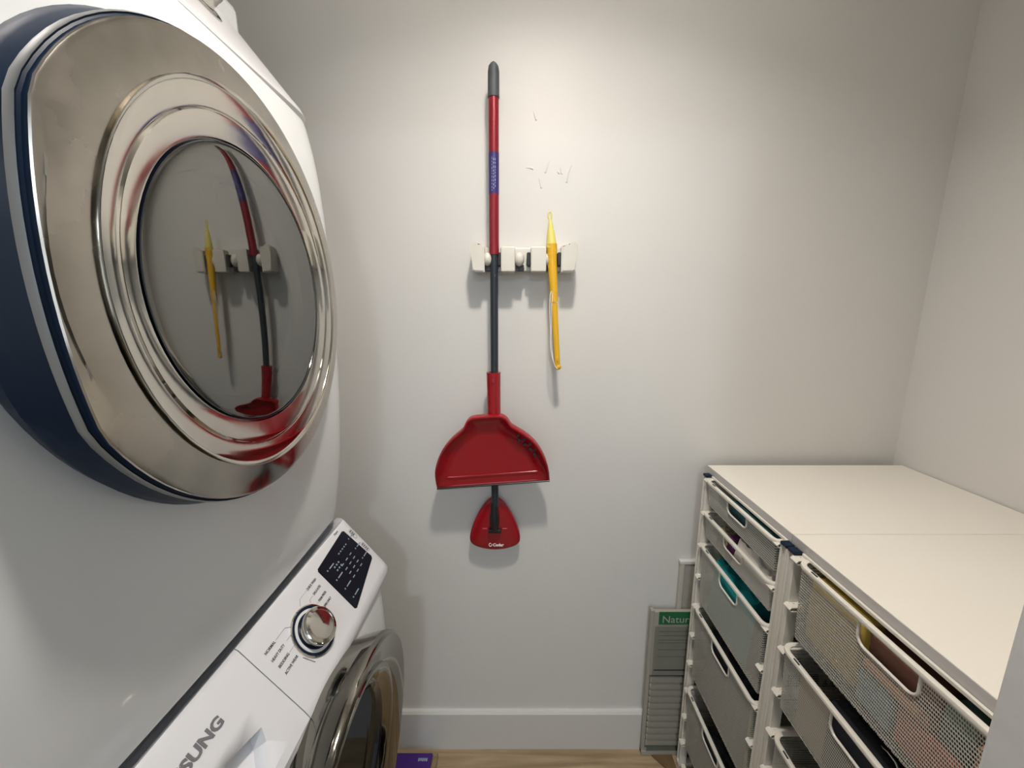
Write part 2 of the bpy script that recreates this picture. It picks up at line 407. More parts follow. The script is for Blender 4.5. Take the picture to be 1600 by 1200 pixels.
# display
def on(parent, name, bm, m, **k):
    for v in bm.verts: v.co -= WO.d
    return obj(name, bm, m, parent, **k)
bm = bmesh.new(); bm0 = pm(0, 0, .0002)
prism(bm, [(.641 + dx, -u) for dx, u in ((.0, .140), (.004, .143), (.126, .118), (.130, .113), (.122, .030), (.117, .027), (.004, .036), (.0, .040))], .0012, bm0)
disp = on(cp, 'display', bm, 'display')
# faint marks on the display
def dtext(s, y, u, size, m='inklight', par=None): return text('display_mark', s, size, pm(y, u, .0016), m, W, .0001)
bm = bmesh.new()
random.seed(9)
for (y, u) in [(.655, .055), (.655, .08), (.655, .104), (.655, .127), (.755, .05), (.75, .075), (.745, .10)]:
    B(bm, 0, .003, 0, .003, 0, .0002, M4=pm(y, u, .0016)); B(bm, 0, .017, 0, .0022, 0, .0002, M4=pm(y + .008, u, .0016))
for i in range(4):
    for j in range(3):
        B(bm, 0, .008, 0, .002, 0, .0002, M4=pm(.69 + .018 * j, .072 + i * .011, .0016))
for i in range(5): B(bm, 0, .004, 0, .0025, 0, .0002, M4=pm(.705 + .008 * i, .052, .0016))
for i in range(3):
    for j in range(2): B(bm, 0, .004, 0, .003, 0, .0002, M4=pm(.673 + .008 * i, .062 + .008 * j, .0016))
on(cp, 'display_print', bm, 'inklight', kind=None)
for s, u in (('(~)', .048), ('** Oo', .085)):
    pass
bm = bmesh.new()
for u0, n in ((.048, 3), (.088, 4)):
    P2 = [(p[0], p[1]) for p in rrect(.010, .024, .0045, 4)]
    tube(bm, [pm(.7785, u0 + .002, .0006) @ Vector((x, y, 0)) for x, y in P2], .0003, 4, closed=True)
    for i in range(n): B(bm, -.003, .003, -.0015, .0015, 0, .0002, M4=pm(.7785, u0 - .006 + i * .005, .0006))
on(cp, 'symbol_print', bm, 'ink')
# cycle names and leader lines
for s, y, u in (('NORMAL', .474, .0545), ('HEAVY DUTY', .4735, .069), ('BEDDING', .474, .083), ('ACTIVE WEAR', .4735, .0965)):
    o = text('cycle_print', s, .0062, pm(y, u, .0004), 'inkdark', W, .0001, xs=.78 if len(s) > 8 else .9, bold=.00008)
for s, y, u in (('QUICK WASH', .597, .046), ('DELICATES', .600, .0605), ('PERM PRESS', .598, .0755), ('SPIN ONLY', .598, .0895)):
    o = text('cycle_print', s, .0062, pm(y, u, .0004), 'inkdark', W, .0001, xs=.76, bold=.00008)
bm = bmesh.new()
def ln(pts, r=.00025):
    bm = bmesh.new(); tube(bm, [pm(y, u, .0004) @ Vector((0, 0, 0)) for y, u in pts], r, 4); on(cp, 'leader_line', bm, 'ink')
ln([(.499, .0525), (.522, .0525), (.530, .060)]); ln([(.510, .067), (.521, .067), (.526, .071)]); ln([(.500, .081), (.520, .081)]); ln([(.510, .0945), (.519, .0945)])
ln([(.595, .044), (.575, .044), (.566, .052)]); ln([(.597, .0585), (.588, .0585), (.584, .063)]); ln([(.596, .0735), (.592, .0735)])
ln([(.508, .104), (.516, .125)], .0006)
text('brand_lettering', 'SAMSUNG', .0185, pm(.388, .0615, .0004), 'ink', W, .0003, xs=1.12, bold=.0007, align='RIGHT')
text('small_lettering', 'Digital', .006, pm(.735, .021, .0004), 'inkdark', W, .0001)
# dial
dial = bpy.data.objects.new('dial', None); COL.objects.link(dial); dial.parent = W
DM = pm(.552, .094, 0)
def wlathe(name, prof, m, par, M4): 
    bm = lathe(prof, M4)
    for v in bm.verts: v.co -= WO.d
    return obj(name, bm, m, par, smooth=True)
wlathe('chrome_ring', [(.0420, 0), (.0420, .002), (.0400, .0025), (.0398, 0)], 'chrome', dial, DM)
wlathe('dark_ring', [(.0398, 0), (.0398, .0012), (.0350, .0012), (.0350, 0)], 'navy', dial, DM)
wlathe('white_ring', [(.0350, 0), (.0350, .0022), (.0305, .0022), (.0305, .0)], 'fascia', dial, DM)
wlathe('dark_collar', [(.0305, 0), (.0305, .002), (.0280, .002), (.0280, 0)], 'navy', dial, DM)
wlathe('knob', [(.0285, .0), (.0285, .008), (.0305, .011), (.0312, .0135), (.0310, .0165), (.0290, .0195), (.0240, .0208), (.0236, .0200), (.022, .0204), (.012, .0214), (.001, .0217)], 'chrome', dial, DM)

# doors
def door_frame(yc, zc, xc, yaw, lean):
    """local axes: x along +y of the room (away), y up, z out of the door"""
    zv = Vector((1, -yaw, -lean)).normalized(); xv = Vector((yaw, 1, 0)).normalized(); yv = zv.cross(xv)
    return basis((xc, yc, zc), xv, yv, zv)
NEAR = [(0, 1.0), (.157, 1.035), (.184, .985), (.2125, .948), (.240, 1), (.3, 1)]   # near-side scale of the door rings by radius, fitted to image pixels
def ringpts(R, h, M4, cutr=None, n=96, ry=1.0, k_near=False):
    out = []
    for k in range(n):
        a = 2 * PI * k / n; x = R * math.cos(a); y = R * math.sin(a) * ry
        if x < 0 and k_near:
            for (r0, f0), (r1, f1) in zip(NEAR, NEAR[1:]):
                if r0 <= R <= r1: x *= f0 + (f1 - f0) * (R - r0) / (r1 - r0)
        if cutr is not None:
            lim = -cutr + .9 * (y * y) * .9
            if x < lim: x = x * .12 + lim * .88
        out.append(M4 @ Vector((x, y, h)))
    return out
def ring_part(off, par, name, prof, m, M4, cap=False, label=None, kind=None):
    bm = bmesh.new(); loft(bm, [ringpts(R, h, M4, c, k_near=(par.name == 'door')) for R, h, c in prof], True, False, cap)
    for v in bm.verts: v.co -= off.d
    return obj(name, bm, m, par, smooth=True, label=label)

def drill(o, M4, r, d, off):
    bm = bmesh.new(); n = 64
    loft(bm, [[M4 @ Vector((r * math.cos(2 * PI * k / n), r * math.sin(2 * PI * k / n), h)) for k in range(n)] for h in (.06, -d)], True, True, True)
    for v in bm.verts: v.co -= off.d
    c_ = obj('cut', bm, 'enamel'); c_.parent = o.parent
    md = o.modifiers.new('opening', 'BOOLEAN'); md.object = c_; md.operation = 'DIFFERENCE'; md.solver = 'EXACT'
    bpy.context.view_layer.update()
    nm = bpy.data.meshes.new_from_object(o.evaluated_get(bpy.context.evaluated_depsgraph_get()))
    o.modifiers.clear(); o.data = nm; bpy.data.objects.remove(c_)
    nm.set_sharp_from_angle(angle=math.radians(30))
# dryer
dryer_body = smoothp([(-.4035, ZG + .004), (-.396, 1.03), (-.385, 1.10), (-.373, 1.22), (-.366, 1.40), (-.367, 1.55), (-.374, 1.68), (-.388, 1.765), (-.396, 1.782)])
D = thing('dryer', 'white dryer stacked on top with a big round chrome-rimmed door', 'dryer', (-.70, YM, ZG)); DO = Off(D)
dbody = DO.part('body', shell(bmesh.new(), dryer_body, -1.05, .012, .045, .02), 'enamel', smooth=True)
DO.part('plinth', box(-1.0, -.425, YN + .012, YF - .006, .974, ZG + .006), 'gasket')
a = Vector((-.392, 0, 1.781)); e = Vector((-.135, 0, .195)); en = e.normalized(); nn = Vector((.195, 0, .135)).normalized()
prof = [(-.41, 1.772), (-.392, 1.774), (-.384, 1.783), (-.388, 1.792)] + [(-.395 + .0 - .134 * t, 1.800 + .170 * t) for t in (.05, .25, .5, .75, 1)] + [(-.545, 1.975)]
def dshell(y0, y1): return shell(bmesh.new(), prof, -.62, .0, .05, .03, y0=y0, y1=y1)
dcp = DO.part('control_panel', dshell(.2925, None), 'fascia', smooth=True)
DO.part('lint_drawer_front', dshell(None, .291), 'fascia', smooth=True)
DO.part('top_cover', box(-1.05, -.50, YN + .004, YF - .002, 1.78, 1.968, .01), 'enamel')
DP = basis((-.395 - .134 * .62, .735, 1.800 + .17 * .62), (0, 1, 0), en, nn)
ddial = bpy.data.objects.new('dial', None); COL.objects.link(ddial); ddial.parent = D
DMM = basis((-.463, .640, 1.886), (0, 1, 0), Vector((-.134, 0, .17)).normalized(), Vector((.17, 0, .134)).normalized())
def dlathe(name, prof_, m, par, M4):
    bm = lathe(prof_, M4)
    for v in bm.verts: v.co -= DO.d
    return obj(name, bm, m, par, smooth=True)
dlathe('chrome_ring', [(.039, -.004), (.039, .002), (.0365, .0025), (.0362, -.004)], 'chrome', ddial, DMM)
dlathe('dark_ring', [(.0365, -.004), (.0365, .0012), (.0318, .0012), (.0318, -.004)], 'navy', ddial, DMM)
dlathe('white_ring', [(.0318, -.004), (.0318, .0022), (.0262, .0022), (.0262, -.004)], 'fascia', ddial, DMM)
dlathe('knob', [(.0255, -.004), (.0252, .016), (.0258, .019), (.0258, .023), (.0245, .0265), (.0205, .028), (.0202, .0274), (.018, .0277), (.010, .0284), (.001, .0286)], 'chrome', ddial, DMM)

DF = door_frame(.486, 1.4625, -.3205, -.074, 0.0)
drill(dbody, DF, .175, .20, DO)
dd_ = bpy.data.objects.new('door', None); COL.objects.link(dd_); dd_.parent = D; dd_.location = Vector((-.345, .485, 1.4625)) - DO.d
class POff:
    def __init__(s, e, base): s.d = base.d + Vector(e.location); s.o = e
DD = POff(dd_, DO)
CU = .2235
ring_part(DD, dd_, 'door_side', [(.2350, -.056, None), (.2440, -.050, None), (.2500, -.036, CU + .017), (.2480, -.026, CU + .010), (.243, -.014, CU + .004)], 'navy', DF, label='dark navy side of the dryer door')
ring_part(DD, dd_, 'outer_rim', [(.243, -.014, CU + .003), (.2478, -.0125, CU + .007), (.2485, -.0085, CU + .0075), (.2475, -.0055, CU + .007)], 'rimgrey', DF, label='grey metal edge of the door rim')
ring_part(DD, dd_, 'rim_groove', [(.2475, -.0055, CU + .007), (.2462, -.0062, CU + .0055), (.2450, -.0050, CU + .004), (.2452, -.0015, CU + .0035)], 'navy', DF, label='dark groove behind the front edge')
ring_part(DD, dd_, 'steel_band', [(.2452, -.0015, CU + .0035), (.2446, -.0002, CU + .0028), (.2436, .0003, CU + .0015), (.240, .0010, CU - .002), (.232, .0024, None), (.2225, .0040, None), (.2125, .0055, None)], 'brushed', DF, label='smudged steel band around the door glass')
ring_part(DD, dd_, 'bevel_ring', [(.2125, 0.0055, None), (.2120, 0.0077, None), (.2112, 0.0081, None), (.2085, 0.0073, None), (.2075, 0.0063, None), (.2070, 0.0051, None)], 'chrome', DF)
ring_part(DD, dd_, 'inner_band', [(.2070, 0.0051, None), (.2050, 0.0051, None), (.2000, 0.0047, None), (.1900, 0.0037, None), (.1868, 0.0032, None), (.1858, 0.0013, None), (.1848, 0.0011, None), (.1840, 0.0029, None)], 'chrome', DF)
ring_part(DD, dd_, 'glass_band', [(.1840, 0.0029, None), (.1820, 0.0031, None), (.1740, 0.0025, None), (.1620, 0.0011, None), (.1595, 0.0007, None)], 'chrome', DF)
ring_part(DD, dd_, 'seal', [(.1595, 0.0007, None), (.1588, -0.0015, None), (.1575, -0.0015, None), (.1568, 0.0015, None), (.1558, 0.0017, None), (.1552, 0.0005, None)], 'blackgloss', DF)
gp = [(.1555 * math.cos(t), .0005 + .0085 * math.sin(t), None) for t in [i * PI / 2 / 15 for i in range(15)]] + [(.002, .0090, None)]
ring_part(DD, dd_, 'glass', gp, 'glass', DF, cap=True, label='smoky domed glass of the dryer door')
ring_part(DD, dd_, 'inner_bowl', [(.155, -0.0020, None), (.148, -0.0115, None), (.1455, -0.0155, None), (.1440, -0.0160, None), (.134, -0.0235, None), (.130, -0.0245, None), (.128, -0.0295, None), (.10, -0.0375, None), (.05, -0.0415, None), (.002, -0.0425, None)], 'bowl', DF, cap=True)

# washer door
WF = door_frame(.503, .632, -.2560, -.02, .05)
drill(wbody, WF, .185, .25, WO)
wd = bpy.data.objects.new('door', None); COL.objects.link(wd); wd.parent = W; wd.location = Vector((-.30, .497, .62)) - WO.d
WD = POff(wd, WO)
ring_part(WD, wd, 'door_side', [(.230, -.060, None), (.2345, -.048, None), (.2375, -.036, None)], 'dchrome', WF)
ring_part(WD, wd, 'outer_rim', [(.2375, -.036, None), (.2405, -.026, None), (.2425, -.014, None), (.2422, -.006, None), (.2400, -.0015, None), (.2360, .0, None)], 'dchrome', WF, label='chrome edge of the washer door')
ring_part(WD, wd, 'steel_band', [(.2360, .0, None), (.226, -.002, None), (.210, -.0065, None), (.194, -.0125, None), (.190, -.0145, None)], 'dchrome', WF)
ring_part(WD, wd, 'inner_band', [(.190, -.0145, None), (.1885, -.0115, None), (.185, -.0105, None), (.176, -.014, None), (.166, -.021, None), (.161, -.026, None)], 'dchrome', WF)
ring_part(WD, wd, 'seal', [(.161, -.026, None), (.158, -.024, None), (.154, -.027, None), (.150, -.033, None)], 'blackgloss', WF)
ring_part(WD, wd, 'glass', [(.150, -.033, None), (.142, -.037, None), (.12, -.040, None), (.06, -.043, None), (.002, -.044, None)], 'dglass', WF, cap=True, label='dark glass of the washer door')
ring_part(WD, wd, 'inner_bowl', [(.150, -.0355, None), (.146, -.060, None), (.138, -.09, None), (.12, -.11, None), (.06, -.12, None), (.002, -.12, None)], 'black', WF, cap=True)

# ------------------------------------------------------------------ mop holder rack
RX0, RX1, RZ0, RZ1, RY = -.118, .144, 1.535, 1.601, .988
R = thing('mop_holder_rack', 'cream wall rack with roller slots holding a dustpan pole and a yellow handle', 'rack', (.013, YB, 1.568)); RO = Off(R)
RO.part('back_plate', box(RX0 + .006, RX1 - .006, 1.018, YB, RZ0 + .004, RZ1 - .004, .004), 'rack', smooth=True)
def endcap(x0, x1, flip):
    w_ = x1 - x0
    prof_ = [(.003, RZ0 + .004), (.010, RZ0), (w_, RZ0), (w_, RZ1 - .006), (.026, RZ1 - .005), (.019, RZ1 + .001), (.012, RZ1 + .005), (.004, RZ1 + .004), (-.001, RZ1 - .003), (-.001, RZ1 - .018), (.002, RZ0 + .030)]
    pts = [((x0 + x) if not flip else (x1 - x), z) for x, z in prof_]
    if flip: pts = pts[::-1]
    bm = bmesh.new(); prism(bm, pts, YB - RY, basis((0, YB, 0), (1, 0, 0), (0, 0, 1), (0, -1, 0)), bev=.003)
    return bm
RO.part('end_block', endcap(-.118, -.084, False), 'rack', smooth=True)
RO.part('end_block', endcap(.106, .145, True), 'rack', smooth=True)
RO.part('middle_block', box(-.044, -.008, RY, YB, RZ0, RZ1 - .006, .004), 'rack', smooth=True)
RO.part('middle_block', box(.030, .0695, RY, YB, RZ0, RZ1 - .006, .004), 'rack', smooth=True)
for x, r in ((-.077, .014), (.002, .0150), (.074, .0135)):
    bm = bmesh.new(); bmesh.ops.create_uvsphere(bm, u_segments=20, v_segments=12, radius=r, matrix=Matrix.Translation((x, 1.0, 1.566)) @ Matrix.Diagonal((.85, .9, 1.15, 1)))
    RO.part('roller', bm, 'rack', smooth=True)
for x0, x1 in ((-.052, -.043), (.021, .031), (.0975, .107)):
    RO.part('grip_pad', box(x0, x1, .998, 1.02, 1.550, 1.583, .003), 'rubber', smooth=True)
for x0 in (-.083, .0, .0695):
    RO.part('pivot_recess', box(x0 - (.006 if x0 == .0 else 0), x0 + .014, 1.0, 1.02, RZ0 + .003, RZ0 + .018, .002), 'rubber', smooth=True)
bm = bmesh.new(); bmesh.ops.create_cone(bm, cap_ends=True, segments=14, radius1=.003, radius2=.003, depth=.006, matrix=Matrix.Translation((.012, 1.014, RZ0 + .010)) @ Matrix.Rotation(PI / 2, 4, 'X'))
RO.part('screw', bm, 'rubber')

# ------------------------------------------------------------------ scrubber mop on its pole
BR = thing('mop', 'long red and charcoal pole with a small red triangular head hanging lowest on the wall', 'mop', (-.067, 1.0, .75)); BO = Off(BR)
def px_(z): return -.0570 - (.0105) * (1.999 - z) / 1.25
bm = bmesh.new(); zz = [1.925, 1.98, 1.990, 1.996, 2.0]; tube(bm, [(px_(z), 1.0, z) for z in zz], [.0135, .0132, .0115, .007, .002], 20)
BO.part('grip', bm, 'grip', smooth=True, label='dark grey rubber grip')
bm = bmesh.new(); tube(bm, [(px_(z), 1.0, z) for z in (1.577, 1.93)], .0122, 24); BO.part('upper_pole', bm, 'redpole', smooth=True, label='red upper pole')
bm = bmesh.new(); tube(bm, [(px_(z), 1.0, z) for z in (1.716, 1.808)], .01245, 24); lab = BO.part('pole_label', bm, 'purple', smooth=True, label='dark blue wrap label')
bm = bmesh.new(); tube(bm, [(px_(z), 1.0, z) for z in (.90, 1.572, 1.578)], [.0098, .0100, .0108], 24); BO.part('lower_pole', bm, 'pole', smooth=True, label='charcoal lower pole')
bm = bmesh.new()
random.seed(3)
for i, dx in enumerate((-.0045, -.0005, .0035)):
    z = 1.722 + .004 * i
    while z < 1.795:
        L = random.uniform(.003, .008)
        B(bm, px_(z) + dx, px_(z) + dx + .0013, 1.0 - .0127 + (.0008 if i != 1 else 0), 1.0 - .0120 + .0008, z, z + L * .7); z += L + .002
BO.part('label_print', bm, 'inklight')
# head
def tri(s=1.0, cx=-.0685, cz=.826):
    pts = []
    key = [(-.0685, .9150), (-.090, .904), (-.108, .880), (-.125, .848), (-.137, .815), (-.142, .790), (-.139, .772), (-.124, .760), (-.098, .752), (-.0685, .749)]
    key = key + [(-.137 - x, z) for x, z in key[-2:0:-1]]
    n = len(key)
    for i in range(n):
        p0, p1, p2, p3 = key[i - 1], key[i], key[(i + 1) % n], key[(i + 2) % n]
        for k in range(4):
            t = k / 4; q = [.5 * (2 * b + (d - a_) * t + (2 * a_ - 5 * b + 4 * d - e_) * t * t + (3 * b - a_ - 3 * d + e_) * t ** 3) for a_, b, d, e_ in zip(p0, p1, p2, p3)]
            pts.append((cx + (q[0] - cx) * s, cz + (q[1] - cz) * s))
    return pts
HB = basis((0, 1.030, 0), (1, 0, 0), (0, 0, 1), (0, -1, 0))
bm = bmesh.new(); rings = []
for s, h in ((1, 0), (1, .008), (.975, .0115), (.90, .0145), (.6, .0165), (.25, .017)):
    rings.append([HB @ Vector((x, z, h)) for x, z in tri(s)])
loft(bm, rings, True, True, True)
BO.part('head', bm, 'red', smooth=True, label='rounded triangular red mop head')
bm = bmesh.new(); tube(bm, [(-.068, 1.0, .91), (-.068, .999, .885), (-.068, .998, .87), (-.068, 1.0, .845), (-.068, 1.004, .826)], [.0098, .010, .0135, .0135, .009], 16)
BO.part('swivel_neck', bm, 'black', smooth=True)
bm = box(-.0865, -.0495, 1.001, 1.014, .8125, .8245, .003); BO.part('hinge_bar', bm, 'black', smooth=True)
M['ridge'] = mat('pink_ridge', (.6, .12, .12), .4)
for x in (-.104, -.046): BO.part('ridge', box(x, x + .0135, 1.0125, 1.0145, .8205, .823, .0008), 'ridge')
bm = bmesh.new(); TZ = 1.0133
text('head_lettering', 'Cedar', .0125, basis((-.0745, 1.0128, .7655), (1, 0, 0), (0, 0, 1), (0, -1, 0)), 'white', BR, .0004, bold=.0005)
tube(bm, [(-.0815 + .0042 * math.cos(a), 1.0128, .7698 + .0048 * math.sin(a)) for a in [math.radians(75 + i * 23) for i in range(15)]], .0011, 6)
BO.part('head_lettering', bm, 'white')

# ------------------------------------------------------------------ dustpan
DPN = thing('dustpan', 'wide red plastic dustpan clipped halfway down the mop pole', 'dustpan', (-.066, 1.0, .97)); PO = Off(DPN)
TL = math.radians(4.4)
def pan_outline():
    k = [(-.155, 0), (-.154, .030), (-.149, .060), (-.138, .090), (-.122, .117), (-.100, .140), (-.078, .157), (-.064, .168), (-.056, .182), (-.047, .192), (-.033, .197), (0, .198)]
    sm = [k[0]]
    for i in range(len(k) - 1):
        p0 = k[max(0, i - 1)]; p1 = k[i]; p2 = k[i + 1]; p3 = k[min(len(k) - 1, i + 2)]
        for j in range(1, 5):
            t = j / 4; sm.append(tuple(.5 * (2 * b + (d - a_) * t + (2 * a_ - 5 * b + 4 * d - e_) * t * t + (3 * b - a_ - 3 * d + e_) * t ** 3) for a_, b, d, e_ in zip(p0, p1, p2, p3)))
    return sm + [(-x, z) for x, z in sm[-2::-1]]
OUT = pan_outline()
PM = basis((-.069, .985, .9735), (math.cos(TL), 0, math.sin(TL)), (-math.sin(TL) , 0, math.cos(TL)), (0, -1, 0))
def offs(pts, d, zmin):
    n = len(pts); out = []
    for i in range(n):
        a_ = Vector(pts[max(0, i - 1)]); b = Vector(pts[min(n - 1, i + 1)]); t = (b - a_).normalized()
        nrm = Vector((t.y, -t.x)); p = Vector(pts[i]) + nrm * d
        out.append((p.x, max(p.y, zmin)))
    return out
SH = .0   # pan back plane
rings = []
def ringat(d, zmin, h):
    o = offs(OUT, d, zmin) if d else [(x, max(z, zmin)) for x, z in OUT]
    return [PM @ Vector((x, z, h(x, z) if callable(h) else h)) for x, z in o]
bm = bmesh.new()
wall = lambda x, z: .004 + .020 * min(1, max(0, z / .06))      # rim height falls to the mouth
rings = [ringat(0, 0, -.004), ringat(0, 0, lambda x, z: wall(x, z) - .002), ringat(.0015, .0, wall), ringat(.0045, .0, wall), ringat(.0065, .0005, lambda x, z: wall(x, z) - .002),
         ringat(.013, .001, lambda x, z: wall(x, z) * .55), ringat(.030, .002, lambda x, z: .0035 if z > .025 else .002), ringat(.045, .004, .0008)]
R_ = loft(bm, rings, True, True, False)
bm.verts.ensure_lookup_table(); nR = len(OUT); last = bm.verts[-nR:]
# close the floor with ribbons between mirrored outline points
for i in range(nR // 2):
    a_, b, c_, d_ = last[i], last[i + 1], last[nR - 2 - i], last[nR - 1 - i]
    vs = []
    for v in (a_, b, c_, d_):
        if v not in vs: vs.append(v)
    if len(vs) >= 3:
        try: bm.faces.new(vs)
        except ValueError: pass
PO.part('pan', bm, 'red', smooth=True)
bm = box(-.1495, .1495, .024, .030, .0008, .0035, .001, 1, M4=PM); PO.part('pan_step', bm, 'red')
bm = box(-.155, .155, -.0035, .0005, -.004, .006, .001, 1, M4=PM); PO.part('rubber_lip', bm, 'black', label='black rubber edge along the mouth')
# comb teeth on the right flank
for i in range(9):
    a_ = math.radians(58 - 4.2 * (i // 2) * 1.9 - (i % 2) * 4)
    r = .150 - (.010 if i % 2 else 0)
    x, z = r * math.cos(a_) * .98, .012 + r * math.sin(a_) * .98
    PO.part('comb_tooth', box(-.0046, .0046, -.0036, .0036, .0, .013, .001, 1, M4=PM @ Matrix.Translation((x, z, .003)) @ Matrix.Rotation(a_, 4, 'Z')), 'black')
# sleeve
bm = bmesh.new(); P2 = [(.0185 * math.cos(a_), .0165 * math.sin(a_)) for a_ in [2 * PI * i / 24 for i in range(24)]]
def slv(s, z): return [(-.0655 + x * s, .998 - y * s, z) for x, y in P2]
loft(bm, [slv(1.02, 1.281), slv(1.0, 1.277), slv(.97, 1.22), slv(.96, 1.16), slv(.9, 1.15)], True, False, False)
loft(bm, [slv(1.02, 1.281), slv(.62, 1.281), slv(.62, 1.20)], True, False, False)
PO.part('pole_sleeve', bm, 'red', smooth=True)
bm = bmesh.new(); tube(bm, [(-.0655, .9815, 1.262 + .002), (-.0655, .9805, 1.262)], .003, 8); PO.part('clip_button', box(-.0695, -.0615, .9795, .984, 1.256, 1.264, .001, 1), 'red'); bm.free()

# ------------------------------------------------------------------ yellow handle with white cord
Y = thing('duster_handle', 'slim yellow handle with pale tip and white cord hanging from the wall rack', 'handle', (.09, .985, 1.45)); YO = Off(Y)
yc_ = .995
bm = bmesh.new(); tube(bm, [(.0775, yc_, 1.658), (.079, yc_, 1.64), (.0805, yc_, 1.615), (.0815, yc_, 1.598), (.0818, yc_, 1.592)], [.0030, .0072, .0112, .0131, .0131], 20)
YO.part('tip', bm, 'paleyellow', smooth=True, label='pale yellow tapered tip')
bm = bmesh.new(); tube(bm, [(.0765 + .0042 * math.sin(a_), yc_, 1.667 + .0085 * math.cos(a_)) for a_ in [2 * PI * i / 14 for i in range(14)]], .0019, 6, closed=True)
YO.part('hanging_loop', bm, 'paleyellow', smooth=True)
bm = bmesh.new(); tube(bm, [(.0819, yc_, 1.601), (.0822, yc_, 1.597), (.0835, yc_, 1.565), (.0880, yc_, 1.50), (.0905, yc_, 1.461)], [.0134, .0135, .0118, .0105, .0098], 20)
YO.part('upper_handle', bm, 'yellow', smooth=True)
bm = bmesh.new(); tube(bm, [(.0905, yc_, 1.459), (.0975, yc_, 1.36), (.1020, yc_, 1.300)], [.0088, .0078, .0072], 16)
YO.part('lower_handle', bm, 'yellow', smooth=True)
bm = bmesh.new(); bmesh.ops.create_uvsphere(bm, u_segments=14, v_segments=10, radius=.0085, matrix=Matrix.Translation((.1035, yc_, 1.296))); YO.part('end_knob', bm, 'yellow', smooth=True)
YO.part('latch', box(.0985, .1030, .984, .990, 1.312, 1.322, .001, 1), 'yellow')
bm = bmesh.new()
cp_ = [(.082, .986, 1.488), (.0795, .986, 1.478), (.0790, .986, 1.44), (.0815, .987, 1.39), (.0825, .987, 1.345), (.088, .987, 1.318), (.0945, .987, 1.300), (.101, .987, 1.291)]
tube(bm, cp_, .0012, 6)
tube(bm, [(.0855, .986, 1.485), (.0835, .986, 1.45), (.0840, .987, 1.39), (.0860, .987, 1.345), (.0905, .987, 1.312)], .0009, 6)
YO.part('cord', bm, 'cord', smooth=True)

